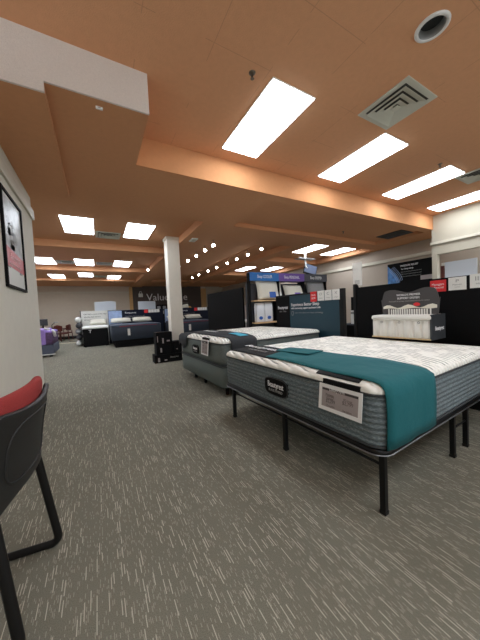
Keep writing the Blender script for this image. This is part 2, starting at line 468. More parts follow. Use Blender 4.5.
# ------------------------------------------------------------------ ceiling fittings
def troffer(x, y, z, label, group, lens='lens', w=.58, l=1.24, cat='ceiling light'):
    t = thing('ceiling_light', label, cat, (x, y, z), 0, group)
    f = NB(); e = .014
    for r in ((-w/2-e, w/2+e, -l/2-e, -l/2), (-w/2-e, w/2+e, l/2, l/2+e), (-w/2-e, -w/2, -l/2, l/2), (w/2, w/2+e, -l/2, l/2)):
        box(f, *r, -.012, 0)
    obj('frame', f, M['lightframe'], t)
    obj('diffuser', bx(-w/2, w/2, -l/2, l/2, -.02, 0), M[lens], t)
    return t

ord_l = ['nearest the pale bulkhead, leftmost in the raised bay', 'second from the left in the raised bay, beside the square vent',
         'third from the left in the raised bay, beside a sprinkler', 'rightmost in the raised bay, beside the cream wall']
for k, x in enumerate((2.04, 3.985, 5.93, 7.86)):
    troffer(x, 2.81, UC, 'long fluorescent ceiling panel '+ord_l[k], 'lights of the raised ceiling bay')
for k, x in enumerate((-.1, 2.04, 3.985, 5.93, 7.86)):   # next row, over and behind the camera
    troffer(x, -1.1, UC, 'long fluorescent ceiling panel in the row over the aisle behind, number %s from the wall' % ('one two three four five'.split()[k]), 'lights behind the viewpoint')
far = [(-.27, 7.25, 'large square looking ceiling light nearest the framed poster wall end'),
       (1.08, 7.25, 'large ceiling light just left of the ivory pillar top'),
       (-1.62, 12.0, 'ceiling light at the end of the left wall, leftmost of the middle row'),
       (-.32, 12.0, 'ceiling light in the middle row, centre of three, between two dark vents'),
       (1.05, 12.0, 'ceiling light in the middle row, nearest the ivory pillar'),
       (-1.70, 16.2, 'ceiling light in the farthest row near the tan back wall, leftmost'),
       (-.40, 15.5, 'ceiling light in the farthest row near the tan back wall, centre'),
       (.95, 16.2, 'ceiling light in the farthest row near the tan back wall, nearest the dark sign wall')]
for x, y, lb in far:
    troffer(x, y, LC, lb, 'lights over the left sales floor', 'lens_far', w=.63)
for x, y, lb in ((7.2, 7.25, 'ceiling light directly above the hanging monitor'), (8.72, 7.25, 'ceiling light between hanging monitor and cream side wall'),
                 (7.05, 11.9, 'far ceiling light above the blue header of the pillow display'), (8.6, 11.6, 'far ceiling light above the seam of blue and purple headers')):
    troffer(x, y, LC, lb, 'lights over the right sales floor', 'lens_far', w=.63)
troffer(9.06, 2.3, UC, 'added unseen ceiling light behind the cream header, brightening the right opening', 'added lights behind the right opening', w=.5)  # unseen panel added to brighten the white board beyond the opening
for x in (-4.2, -3.0):
    for y in (7.25, 12.0, 16.2):
        troffer(x, y, LC, 'ceiling light hidden behind the poster wall', 'lights behind the poster wall', 'lens_far', w=.63)

def square_vent(x, y, z, s, label, dark=False, group=None):
    t = thing('ceiling_vent', label, 'air vent', (x, y, z), 0, group)
    h = s/2; f = NB()
    def ring(bm, a, b_, za, zb, th=.006):
        P = [(-a, -a), (a, -a), (a, a), (-a, a)]; Q = [(-b_, -b_), (b_, -b_), (b_, b_), (-b_, b_)]
        o = [bm.verts.new((*p, za)) for p in P]; i = [bm.verts.new((*p, zb)) for p in Q]
        o2 = [bm.verts.new((*p, za+th)) for p in P]; i2 = [bm.verts.new((*p, zb+th)) for p in Q]
        for k in range(4):
            n = (k+1) % 4
            bm.faces.new((o[k], o[n], i[n], i[k])); bm.faces.new((o2[n], o2[k], i2[k], i2[n]))
            bm.faces.new((o[n], o[k], o2[k], o2[n])); bm.faces.new((i[k], i[n], i2[n], i2[k]))
    ring(f, h, h*.80, -.012, -.012, .010)
    obj('frame', f, M['vent'], t)
    obj('duct', bx(-h*.8, h*.8, -h*.8, h*.8, -.004, -.001), M['ventdark'], t)
    for a in (.80, .57, .34):
        r = NB(); ring(r, h*(a-.03), h*(a-.24), -.036, -.010, .003)
        obj('louver', r, M['vent'], t)
    obj('centre_plate', bx(-h*.12, h*.12, -h*.12, h*.12, -.036, -.030), M['vent'], t)
    return t

square_vent(3.335, 1.83, UC, .61, 'square stepped air vent beside the second long ceiling light')
square_vent(6.60, 2.07, UC, .61, 'square air vent cut by the right picture edge above the cream wall')
for x, y, lb in ((.385, 7.85, 'dark slotted vent between the two large lights left of the pillar'), (-.97, 12.1, 'dark slotted vent in the middle light row, left one'), (.37, 12.1, 'dark slotted vent in the middle light row, right one'), (.27, 16.0, 'dark slotted vent in the farthest light row')):
    square_vent(x, y, LC, .6, lb, True, 'vents between the far ceiling lights')
# return grille in the shallow recess
t = thing('return_grille', 'dark rectangular return grille in the recess by the cream wall', 'air vent', (8.18, 4.62, SO+.10))
obj('duct', bx(-.3, .02, -.34, .34, -.012, -.006), M['ventdark'], t)
b = NB()
for r in ((-.34, -.30, -.38, .38), (.02, .30, -.38, .38), (-.3, .02, -.38, -.34), (-.3, .02, .34, .38)): box(b, *r, -.02, 0)
obj('frame', b, M['shelfgrey'], t)
b = NB()
for k in range(11): box(b, -.3, .02, -.33+k*.062, -.322+k*.062, -.02, -.012)
obj('slats', b, M['candark'], t)

# recessed can lamp
t = thing('recessed_lamp', 'round recessed ceiling lamp with white ring and dark opening', 'ceiling light', (hx, hy, UC))
obj('rim', lathe(NB(), [(.098, -.002), (.100, -.012), (.118, -.016), (.130, -.008), (.131, 0)], 40, cap=False), M['white'], t, True)
solid(t.children[0], .003, -1)
obj('reflector', lathe(NB(), [(.098, -.010), (.091, .0), (.089, .10)], 40, cap=False), M['canrim'], t, True)
o = obj('can', lathe(NB(), [(.0885, .09), (.0885, .2)], 32), M['candark'], t)
obj('lens', lathe(NB(), [(.087, .055), (.087, .09)], 32), M['candark'], t)

def sprinkler(x, y, z, label):
    t = thing('sprinkler_head', label, 'sprinkler', (x, y, z), 0, 'ceiling sprinklers')
    obj('escutcheon', lathe(NB(), [(.034, 0), (.034, -.004), (.02, -.012)], 20), M['brass'], t, True)
    b = NB(); lathe(b, [(.009, -.01), (.009, -.05)], 10)
    for s in (-1, 1): tube(b, [(0, s*.01, -.02), (0, s*.02, -.035), (0, s*.004, -.055)], .003, 6)
    obj('frame', b, M['brass'], t)
    obj('deflector', lathe(NB(), [(.018, -.055), (.020, -.058)], 16), M['brass'], t)
    return t
sprinkler(1.52, 2.24, UC, 'small metal sprinkler head beside the leftmost long ceiling light')
sprinkler(5.42, 2.25, UC, 'small sprinkler head beside the third long ceiling light')
sprinkler(6.3, 5.0, SO+.10, 'small sprinkler head in the shallow recess left of the return grille')

t = thing('smoke_detector', 'small white rectangular sensor under the pale bulkhead', 'sensor', (.135, 2.83, SO))
obj('housing', bx(-.03, .03, -.012, .012, -.02, 0, bev=.003), M['white'], t)
obj('lens', bx(-.012, .012, -.0125, -.011, -.016, -.006), M['greycard'], t)
t = thing('emergency_light', 'small white emergency light on the ceiling band above the pillar', 'emergency light', (2.45, 6.85, SO+.004))
obj('housing', bx(-.08, .08, -.16, .16, -.035, 0, bev=.008), M['paper'], t)
obj('lens', bx(-.05, .05, -.12, .12, -.038, -.034), M['vent'], t)

# track spotlights: two tracks, every head its own thing
for x, y0, y1, lb in ((3.2, 6.75, 13.2, 'thin dark lighting track nearer the pillar'), (4.92, 6.75, 15.2, 'thin dark lighting track nearer the blue header')):
    t = thing('lighting_track', lb, 'lighting track', (x, 0, LC), 0, 'lighting tracks in the recessed tray')
    obj('rail', bx(-.018, .018, y0, y1, -.025, 0), M['soffit'], t)
    obj('feed_box', bx(-.03, .03, y0-.1, y0, -.035, 0, bev=.004), M['shelfgrey'], t)
spot0 = None
def spot(x, y, label, grp):
    global spot0
    loc = (x, y, LC-.0255); rz = math.atan2(-x, y)*.9
    if spot0 is None:
        t = thing('track_spotlight', label, 'spotlight', loc, rz, grp)
        b = NB(); tube(b, [(0, 0, 0), (0, 0, -.06)], .01, 8); obj('stem', b, M['shelfgrey'], t)
        d = Vector((0, -.75, -.66)).normalized(); c0 = Vector((0, .05, -.09))
        h = NB(); tube(h, [c0, c0+d*.03, c0+d*.12], [.03, .05, .055], 16); obj('head', h, M['alu'], t, True)
        l = NB(); tube(l, [c0+d*.118, c0+d*.126], .046, 16); obj('lens', l, M['spot'], t)
        spot0 = t
    else: t = dup(spot0, loc, rz, label, grp)
    t['label'] = label
num = 'first second third fourth fifth sixth seventh eighth'.split()
for k, y in enumerate((7.25, 7.95, 8.8, 9.75, 11.0)):
    spot(3.22, y, 'lit track spotlight, %s from the near end of the track nearer the pillar' % num[k], 'spotlights on the tracks')
for k, y in enumerate((7.2, 8.1, 8.95, 9.8, 10.9, 11.95, 13.3, 14.4)):
    spot(4.95, y, 'lit track spotlight, %s from the near end of the track nearer the blue header' % num[k], 'spotlights on the tracks')
spot(2.12, 12.2, 'single lit spotlight on the ceiling band seen left of the pillar', 'spotlights on the tracks')

# hanging monitor
t = thing('hanging_monitor', 'small dark monitor hanging on a white pole from the ceiling', 'monitor', (7.3, 7.6, LC))
obj('ceiling_plate', bx(-.45, .42, -.14, .14, -.335, -.30, bev=.005), M['alu'], t)
b = NB(); tube(b, [(0, 0, 0), (0, 0, -.60), (.06, -.02, -.68)], .035, 12); obj('pole', b, M['white'], t, True)
mt = Matrix.Translation((.18, -.06, -.74)) @ Matrix.Rotation(-.45, 4, 'Z') @ Matrix.Rotation(.35, 4, 'Y') @ Matrix.Rotation(-.35, 4, 'X')
obj('casing', bx(-.26, .26, -.03, .03, -.22, .22, bev=.008, mtx=mt), M['black'], t)
obj('screen', bx(-.24, .24, -.034, -.03, -.17, .20, mtx=mt), M['tvscreen'], t)

# ------------------------------------------------------------------ framed poster on the left wall
t = thing('framed_poster', 'black framed poster with grey photo and red band on left wall', 'picture', (-.815, 3.93, 1.68))
W2, H2 = .41, .535; b = NB(); e = .03
for y0, y1, z0, z1 in ((-W2, W2, 0, e), (-W2, W2, 2*H2-e, 2*H2), (-W2, -W2+e, e, 2*H2-e), (W2-e, W2, e, 2*H2-e)):
    box(b, 0, .028, y0, y1, z0, z1, bev=.003)
obj('frame', b, M['black'], t)
obj('mount_board', bx(0, .010, -W2+e, W2-e, e, 2*H2-e), M['mount'], t)
ph = obj('photo_print', bx(.010, .012, -W2+e+.03, W2-e-.03, .40, 2*H2-e-.03), M['greyprint'], t)
b = NB(); 
for k in range(9):
    a = random.uniform(-.2, .2); z = .45+random.random()*.36; s = .05+.05*random.random()
    lathe_pts = [(.0125, a+s*math.cos(q*PI/6)*(1+.3*math.sin(3*q)), z+s*.8*math.sin(q*PI/6)) for q in range(12)]
    bm_f = [b.verts.new(p) for p in lathe_pts]; b.faces.new(bm_f)
obj('photo_subject', b, M['darkprint'], ph)
b = NB(); vs = [b.verts.new(p) for p in ((.012, -W2+e+.02, .24), (.012, W2-e-.01, .22), (.012, W2-e-.01, .40), (.012, -W2+e+.02, .46))]; b.faces.new(vs)
bd = solid(obj('red_band', b, M['redprint'], t), .002, 1)
text('Beautyrest', .085, M['pinkprint'], t, (.016, -.02, .36), FACE_POS_X, width=.4)
text('sleep better every night', .05, M['pinkprint'], t, (.016, -.02, .275), FACE_POS_X, width=.46)
obj('logo', bx(.010, .013, .16, .28, .20, .235, bev=.001), M['darkprint'], t)
obj('logo', bx(.010, .013, -.31, -.22, .225, .25, bev=.001), M['darkprint'], t)

# ------------------------------------------------------------------ visitor chair
fx, fy = -.99, .137
ch = thing('visitor_chair', 'black plastic shell chair with red woven cushion and tube legs by left wall', 'chair', (-.305, 1.545, 0), math.atan2(fy, fx))
def back_pt(y, v, off=0):
    """v 0 bottom..1 top of the back; off forward offset"""
    q = abs(y)/.30
    zb = .60-.075*q**3; zt = .945+.035*q*q-.045*(max(0, q-.8)/.2)**2.2
    z = zb+(zt-zb)*v
    x = .078-.075*(z-.5)/.5-.055*(1-q*q)+.012*math.sin(v*PI)
    return (x+off, y+.042, z)
NY, NV = 24, 12
P = [[back_pt(-.30+.60*i/NY, j/NV) for j in range(NV+1)] for i in range(NY+1)]
sh = obj('back_shell', grid(NB(), P), M['chair_shell'], ch, True); solid(sh, .022, 0)
bv = sh.modifiers.new('soft', 'BEVEL'); bv.width = .006; bv.segments = 2
# raised inner panel line on the shell
rp = []
for k in range(48):
    a = 2*PI*k/48; sy = .20*math.copysign(abs(math.cos(a))**.6, math.cos(a)); sv = .5+.36*math.copysign(abs(math.sin(a))**.6, math.sin(a))
    rp.append(back_pt(sy, sv, -.0125))
obj('shell_groove', tube(NB(), rp, .0045, 6, closed=True), M['chair_shell'], sh, True)
# cushion: closed soft body
def cush(y, v, off):
    p = back_pt(max(-.3, min(.3, y)), v); p = (p[0], y+.042, p[2]); q = min(1, abs(y)/.30)
    return (p[0]+off, p[1], p[2]+(1.012-.03*(max(0, q-.7)/.3)**2-back_pt(max(-.3, min(.3, y)), 1)[2])*max(0, v)**2)
rows = []
NS = 20
for i in range(NY+1):
    y = -.308+.616*i/NY; edge = math.sqrt(max(0, 1-(abs(y)/.3085)**12)); ring = []
    for k in range(NS):
        a = 2*PI*k/NS; ca, sa = math.cos(a), math.sin(a)
        v = .52+.5*edge**.3*math.copysign(abs(sa)**.45, sa)
        off = .004+.072*(.5+.5*math.copysign(abs(ca)**.7, ca))*(.25+.75*edge)
        ring.append(cush(y, v, off))
    rows.append(ring)
cu = obj('back_cushion', rings_mesh(NB(), rows), M['chair_red'], ch, True)
s = cu.modifiers.new('s', 'SUBSURF'); s.levels = 1; s.render_levels = 1
# seat
b = NB(); R = []
for dz, ins in ((.415, .03), (.425, .01), (.45, 0), (.475, .008), (.487, .035)):
    R.append([(x+.20, y-.21, dz) for x, y in rrect(.42, .42, ins, .08)])
obj('seat_cushion', rings_mesh(b, R), M['chair_red'], ch, True)
b = NB(); rings_mesh(b, [[(x+.20, y-.21, dz) for x, y in rrect(.42, .42, ins, .08)] for dz, ins in ((.395, .05), (.40, .02), (.418, .012))])
obj('seat_pan', b, M['chair_shell'], ch, True)
for sgn in (-1, 1):
    y = sgn*.262
    pts = fillet([(.085, y*.84, .66), (.07, y*.88, .57), (0, y, .02), (.60, y, .02), (.55, y*.9, .405), (.26, y*.7, .405)], .055, 7)
    obj('leg_frame', tube(NB(), pts, .0165, 12, ry=.021), M['chair_tube'], ch, True)
b = NB(); tube(b, [(.50, -.23, .395), (.50, .23, .395)], .012, 8)
obj('cross_bar', b, M['chair_tube'], ch, True)

# ------------------------------------------------------------------ mattresses
QP = [(-.012, .0), (-.016, .022), (-.004, .044), (.03, .062), (.09, .072), (.3, .085), (.6, .095), (.9, .10)]
def quilt_h(d):
    if d <= 0: return .05
    for (a, za), (b_, zb) in zip(QP[2:], QP[3:]):
        if d <= b_: return za+(zb-za)*(d-a)/(b_-a)
    return QP[-1][1]

def mattress(name, label, loc, rz, L, W, h, side, ribs, pip_top, pip_bot, badge=None, r=.085):
    """loc: floor level under the near foot corner; z of the underside is loc[2]"""
    t = thing(name, label, 'mattress', loc, rz)
    rings = []
    n = ribs*4
    for k in range(n+1):
        z = .006+(h-.012)*k/n; ph = (k % 4)/4
        rings.append([(x, y, z) for x, y in rrect(L, W, .004-.010*math.sin(PI*k/n)-(.013*math.sin(PI*ph) if ribs > 1 else 0), r)])
    obj('side_panel', rings_mesh(NB(), rings), side, t, True)
    q = []
    for ins, z in QP:
        q.append([(x, y, h+z) for x, y in rrect(L, W, ins, r)])
    b = NB(); rings_mesh(b, q, (True, True))
    obj('quilted_top', b, M['quilt'], t, True)
    for z, pm, nm in ((h, pip_top, 'piping'), (.008, pip_bot, 'piping')):
        obj(nm, tube(NB(), [(x, y, z) for x, y in rrect(L, W, -.012, r)], .0085, 8, closed=True), pm, t, True)
    return t

B1, A1 = (1.456, .928, .424), math.radians(2.6)
L1, W1, h1 = 2.06, 1.96, .332
m1 = mattress('mattress', 'thick slate grey mattress with white quilted top on black metal platform frame', B1, A1, L1, W1, h1, M['knit1'], 9, M['piping_dark'], M['piping_dark'])
def badge(parent, yc, zc, w, hgt, big):
    """oval label on the foot end (facing -X in local space)"""
    b = NB(); n = 36; P = []
    for k in range(n):
        a = 2*PI*k/n
        P.append((w/2*math.copysign(abs(math.cos(a))**.55, math.cos(a)), hgt/2*math.copysign(abs(math.sin(a))**.55, math.sin(a))))
    rings_mesh(b, [[(-.008, yc+u, zc+v) for u, v in P], [(-.020, yc+u, zc+v) for u, v in P], [(-.024, yc+u*.93, zc+v*.9) for u, v in P]])
    o = obj('badge', b, M['black'], parent)
    obj('badge_rim', tube(NB(), [(-.021, yc+u*.96, zc+v*.94) for u, v in P], .004, 6, closed=True), M['piping_dark'], o, True)
    text('Beautyrest', big, M['whiteink'], o, (-.0255, yc, zc+hgt*.10), FACE_NEG_X, width=w*.66)
    text('BLACK HYBRID', big*.45, M['greyink'], o, (-.0255, yc, zc-hgt*.22), FACE_NEG_X, width=w*.58)
badge(m1, .965, .17, .33, .165, .075)

# platform frame under it
fr = thing('metal_bed_platform', 'black metal platform bed frame on tall square legs under the nearest mattress', 'bed frame', (B1[0], B1[1], 0), A1)
b = NB(); tube(b, [(x, y, .356) for x, y in rrect(L1, W1, .0, .07)], .021, 10, closed=True)
b.verts.ensure_lookup_table(); bmesh.ops.translate(b, vec=(0, 0, .044), verts=b.verts)
obj('rail', b, M['blackmetal'], fr, True)
obj('retainer_rod', tube(NB(), [(x, y, .388) for x, y in rrect(L1, W1, -.024, .08)], .0045, 8, closed=True), M['rod'], fr, True)
b = NB()
for k in range(17): tube(b, [(.06+k*.121, .01, .398), (.06+k*.121, W1-.01, .398)], .006, 6)
for y in (W1/3, W1/2, 2*W1/3): tube(b, [(.01, y, .388), (L1-.01, y, .388)], .008, 6)
obj('wire_deck', b, M['blackmetal'], fr, True)
for x in (.045, 1.09, 1.37, 2.0):
    for y in (.02, .93, 1.86):
        l = NB(); box(l, x-.018, x+.018, y-.018, y+.018, .012, .385, bev=.003)
        lo = obj('leg', l, M['blackmetal'], fr)
        obj('foot_cap', bx(x-.021, x+.021, y-.021, y+.021, 0, .025, bev=.004), M['chair_tube'], lo)
    b = NB(); tube(b, [(x, .02, .31), (x, .93, .31), (x, 1.86, .31)], .009, 8)
    obj('cross_brace', b, M['blackmetal'], fr, True)
for y in (.02, 1.86): obj('fold_link', tube(NB(), [(1.09, y, .24), (1.37, y, .24)], .008, 8), M['blackmetal'], fr, True)

def runner_sheet(L, W, h, x_of, ys, hang0=None, hang1=None, n=10, lift=.008, wob=.004):
    """cloth strip across a bed: x_of(y,t) gives the local x of the strip at t 0..1; hangs drop over the sides to a height above the mattress underside"""
    prof = []
    if hang1 is not None:
        prof += [(W+.034, hang1, 0), (W+.036, h*.6, 0), (W+.034, h-.02, 0), (W+.028, h+.035, 0)]
    prof += [(y, None, 0) for y in ys]
    if hang0 is not None:
        prof += [(-.028, h+.035, 0), (-.036, h-.02, 0), (-.040, h*.75, 0), (-.040, h*.5, 0), (-.038, h*.25, 0), (-.034, hang0, 0)]
    P = []
    for y, z, _ in prof:
        row = []
        for i in range(n+1):
            tt = i/n; yy = min(max(y, 0), W); x = x_of(y if z is None else (y, z), tt)
            if z is None:
                d = min(x, L-x, y, W-y); zz = h+quilt_h(max(d, .001))+lift+wob*math.sin(9*y+5*tt)
                row.append((x, y, zz))
            else:
                yo = y
                # round the corner with the mattress
                if x < .085: yo = y+(.085-math.sqrt(max(0, .085**2-(.085-max(x, 0))**2)))*(1 if y < 0 else -1)
                row.append((x, yo+.004*math.sin(14*tt), z))
        P.append(row)
    return grid(NB(), P)

def lerp(a, b_, t): return a+(b_-a)*t
rn = thing('bed_runner', 'teal and black foot runner draped over the nearest mattress', 'bed runner', B1, A1)
def xt(y, t):
    if isinstance(y, tuple): k = 0.0; extra = .10*(1-max(0, min(1, y[1]/h1)))
    else: k = y/1.25; extra = 0
    a = lerp(.030, .075, min(1, max(0, k))); b_ = lerp(.64, .50, min(1, max(0, k)))
    return lerp(a, b_, t)+extra*0
ys = [1.22-1.20*i/22 for i in range(23)]
c = obj('teal_cloth', runner_sheet(L1, W1, h1, xt, ys, hang0=.0), M['teal'], rn, True); solid(c, .007, 1)
c = obj('folded_layer', runner_sheet(L1, W1, h1, lambda y, t: lerp(.30, .52, t)-.12*(y-1.05 if not isinstance(y, tuple) else 0), [1.30-.42*i/8 for i in range(9)], lift=.020, wob=.002), M['teal'], rn, True); solid(c, .006, 1)
c = obj('black_band', runner_sheet(L1, W1, h1, lambda y, t: lerp(.055, .44, t), [W1-.01-(W1-1.05)*i/16 for i in range(17)], hang1=.12, lift=.005), M['blackcloth'], rn, True); solid(c, .006, 1)
tx = text('Beautyrest', .22, M['whiteink'], None, (0, 0, 0), Matrix.Identity(4), width=.62, depth=.001, shear=.2)
tx.parent = rn; tx.data.transform(Matrix.Translation((.30, 1.60, h1+.1035)) @ Matrix.Rotation(-PI/2, 4, 'Z') @ Matrix.Scale(.62, 4, (0, 1, 0)))
tx = text('HARMONY LUX', .07, M['greyink'], None, (0, 0, 0), Matrix.Identity(4), width=.34, depth=.001)
tx.parent = rn; tx.data.transform(Matrix.Translation((.17, 1.5, h1+.098)) @ Matrix.Rotation(-PI/2, 4, 'Z'))

def price_card(loc, rz, w, hgt, label, tilt=.12, grp=None):
    """facing local -X, hanging on a foot end"""
    t = thing('price_card', label, 'price card', loc, rz, grp)
    F = Matrix.Rotation(tilt, 4, 'Y')
    b = NB(); e = w*.075
    for y0, y1, z0, z1 in ((-w/2, w/2, -hgt, -hgt+e), (-w/2, w/2, -e, 0), (-w/2, -w/2+e, -hgt+e, -e), (w/2-e, w/2, -hgt+e, -e)):
        box(b, -.006, 0, y0, y1, z0, z1, bev=.001, mtx=None)
    bmesh.ops.transform(b, matrix=F, verts=b.verts); obj('frame', b, M['white'], t)
    obj('sheet', bx(-.004, -.001, -w/2+e, w/2-e, -hgt+e, -e, mtx=F), M['greycard'], t)
    obj('header_strip', bx(-.005, -.004, -w/2+e*1.1, w/2-e*1.1, -hgt*.23, -e*1.1, mtx=F), M['ink'], t)
    for body, sz, y, z, ww in (('Luxury Firm', .03, .02, -.165, .42), ('Mattress', .03, w*.22, -.40, .24), ('Queen', .02, w*.22, -.52, .2), ('King', .02, -w*.2, -.40, .22), ('$2,799', .03, -w*.2, -.52, .28), ('$2,299', .03, w*.2, -.62, .26), ('12 months', .02, w*.2, -.80, .24), ('free delivery', .02, -w*.2, -.80, .24)):
        m_ = M['whiteink'] if z > -.2 else M['mauveink']
        o = text(body, sz*w/.3, m_, t, (-.0055, y, z*hgt), FACE_NEG_X, width=ww*w*.85, depth=.0002)
        o.data.transform(F)
    b = bx(-.003, .03, -w*.42, w*.42, -.004, .035); bmesh.ops.transform(b, matrix=F, verts=b.verts)
    obj('hanger', b, M['black'], t)
    return t
def bedpt(Bo, A, x, y, z): 
    c_, s_ = math.cos(A), math.sin(A)
    return (Bo[0]+x*c_-y*s_, Bo[1]+x*s_+y*c_, Bo[2]+z)
c = obj('black_underlay', runner_sheet(L1, W1, h1, lambda y, t: lerp(.004, .16, t), [.50-.36*i/8 for i in range(9)], lift=.003, wob=.0), M['blackcloth'], rn, True); solid(c, .003, 1)
price_card(bedpt(B1, A1, -.030, .262, h1+.004), A1, .34, .185, 'white framed price card hanging on foot of the nearest mattress')

# second bed ------------------------------------------------------------
B2, A2 = (1.60, 3.48, .477), math.radians(2.0)
L2, W2_, h2 = 2.14, 1.94, .335
m2 = mattress('mattress', 'grey green mattress with white quilted top and dark foot cover, second bed', B2, A2, L2, W2_, h2, M['knit2'], 1, M['piping_dark'], M['piping_dark'])
badge(m2, 1.05, .16, .30, .17, .07)
fd = thing('box_spring', 'grey green upholstered box spring under the second mattress', 'box spring', (B2[0], B2[1], 0), A2)
rings = [[(x, y, z) for x, y in rrect(L2, W2_, ins, .07)] for z, ins in ((.135, .02), (.14, .002), (.30, 0), (.455, .002), (.466, .014))]
obj('upholstery', rings_mesh(NB(), rings), M['found'], fd, True)
obj('seam', tube(NB(), [(x, y, .455) for x, y in rrect(L2, W2_, -.003, .07)], .006, 6, closed=True), M['piping_dark'], fd, True)
for x in (.12, 1.0, 1.9):
    for y in (.12, .97, 1.72 if x > .5 else 1.45):
        obj('leg', lathe(NB(), [(.022, 0), (.028, .01), (.03, .14)], 14, (x, y, 0)), M['black'], fd, True)

r2 = thing('bed_runner', 'charcoal foot cover with cyan label draped over the second mattress', 'bed runner', B2, A2)
def x2(y, t): return lerp(.14, .62, t)
ys = [W2_-.02-(W2_-.04)*i/26 for i in range(27)]
c = obj('cover_cloth', runner_sheet(L2, W2_, h2, x2, ys, hang0=-.02, hang1=.05), M['charcoal_cloth'], r2, True); solid(c, .008, 1)
# flap over the far foot corner
P = []
for i in range(9):
    y = W2_+.03-.50*i/8; row = []
    for x, z in ((.16, None), (.08, None), (.02, h2+.06), (-.022, h2+.02), (-.030, h2-.06), (-.030, h2-.17+.05*math.sin(i))):
        if z is None: z = h2+quilt_h(max(.01, min(x, W2_-y if W2_ > y else .01)))+.012
        row.append((x, min(y, W2_+.02), z))
    P.append(row)
c = obj('corner_flap', grid(NB(), P), M['charcoal_cloth'], r2, True); solid(c, .007, 1)
lb = [[(.38+.16*t, .44-.38*k/4, h2+quilt_h(.44-.095*k)+.020) for t in (0, .5, 1)] for k in range(5)]
c = obj('label', grid(NB(), [[(x-.02, y, z+.006) for x, y, z in r] for r in lb]), M['cyan'], r2); solid(c, .003, 1)
text_o = text('Beautyrest', .14, M['whiteink'], None, (0, 0, 0), Matrix.Identity(4), width=.55, depth=.001)
text_o.parent = r2; text_o.data.transform(Matrix.Translation((.38, 1.2, h2+.118)) @ Matrix.Rotation(-PI/2, 4, 'Z'))
price_card(bedpt(B2, A2, -.036, .53, h2+.04), A2, .28, .255, 'small white price card hanging on foot of the second mattress', tilt=.10)

# ------------------------------------------------------------------ headboard partitions
PX = 3.80
p1 = thing('partition_panel', 'black partition panel with card row behind the nearest bed', 'partition', (PX, 0, 0))
obj('board', bx(0, .06, -.6, 2.80, .02, 1.60), M['black'], p1)
b = NB(); box(b, -.01, .07, 2.80, 2.85, 0, 1.66, bev=.003); obj('end_post', b, M['blackmetal'], p1)
b = NB(); box(b, -.1, .16, 2.77, 2.85, 0, .02); box(b, -.1, .16, -.3, -.22, 0, .02); obj('foot', b, M['blackmetal'], p1)

def cardboard(parent_loc, w, hgt, m, label, lines, cat='sign', ink='ink', grp=None, t=.006):
    """small sign facing -X, centred at loc"""
    o = thing('sign_card', label, cat, parent_loc, 0, grp)
    obj('card', bx(-t, 0, -w/2, w/2, -hgt/2, hgt/2, bev=.001), m, o)
    for body, sz, yy, zz, ww in lines:
        text(body, sz, M[ink] if isinstance(ink, str) else ink, o, (-t-.0006, yy, zz), FACE_NEG_X, width=ww, depth=.0004)
    return o
g = 'cards along the black partition behind the nearest bed'
cardboard((PX, 1.62, 1.505), .175, .145, M['red'], 'red card with white lettering on black partition, leftmost of its row', [('Managers', .04, 0, .02, .13), ('Special', .036, -.01, -.02, .1)], ink='whiteink', grp=g)
cardboard((PX, 1.42, 1.515), .175, .155, M['paper'], 'white card with small P emblem beside the red card', [('P', .05, 0, .03, .03), ('Platinum', .026, 0, -.012, .09), ('series', .016, 0, -.042, .05)], ink='greyink', grp=g)
cardboard((PX, 1.195, 1.525), .21, .16, M['paper'], 'white card cut by the right picture edge on black partition', [('IIIII', .07, .01, .025, .09), ('adjustable', .026, 0, -.03, .1)], ink='greyink', grp=g)
t = thing('sign_holder', 'white square sign standing on the top end of black partition', 'sign', (PX+.03, 2.79, 1.60))
obj('stem', bx(-.004, .004, -.012, .012, 0, .05), M['blackmetal'], t)
obj('card', bx(-.004, .004, -.085, .085, .03, .42, bev=.001), M['paper'], t)
b = NB()
for k in range(5): box(b, -.0046, -.004, -.045, .045, .06+k*.014, .066+k*.014)
obj('printed_lines', b, M['greyink'], t)

p2 = thing('partition_panel', 'dark teal headboard panel with black end behind the second bed', 'partition', (PX, 0, 0))
obj('teal_board', bx(0, .05, 3.14, 4.50, .02, 1.575), M['tealpanel'], p2)
obj('black_board', bx(-.004, .05, 4.50, 5.0, .02, 1.575), M['black'], p2)
b = NB(); box(b, -.012, .06, 3.05, 3.14, 0, 1.62, bev=.003); obj('end_post', b, M['blackmetal'], p2)
b = NB(); box(b, -.008, .056, 3.14, 5.0, 1.575, 1.61); obj('top_cap', b, M['blackmetal'], p2)
text('Beautyrest', .105, M['whiteink'], p2, (-.006, 4.745, 1.325), FACE_NEG_X, width=.36)
text('EST. 1925', .04, M['greyink'], p2, (-.006, 4.745, 1.235), FACE_NEG_X, width=.24)
text('Experience Better Sleep', .095, M['whiteink'], p2, (-.002, 4.45, 1.375), FACE_NEG_X, 'LEFT', width=.82)
text('with contouring support pocketed coils', .055, M['whiteink'], p2, (-.002, 4.45, 1.30), FACE_NEG_X, 'LEFT', width=.86)
b = NB(); tube(b, [(-.003, 4.41+.035*math.cos(a*PI/10), 1.19+.045*math.sin(a*PI/10)) for a in range(20)], .005, 6, closed=True); obj('ring_emblem', b, M['greyink'], p2)
text('learn more about our sleep technology', .04, M['greyink'], p2, (-.002, 4.33, 1.20), FACE_NEG_X, 'LEFT', width=.8, depth=.0006)
g = 'cards along the teal headboard panel'
cardboard((PX-.008, 3.755, 1.515), .165, .20, M['red'], 'red square card at the left of the row on teal panel', [('SAVE', .05, 0, .03, .11), ('$300', .05, 0, -.03, .1)], ink='whiteink', grp=g)
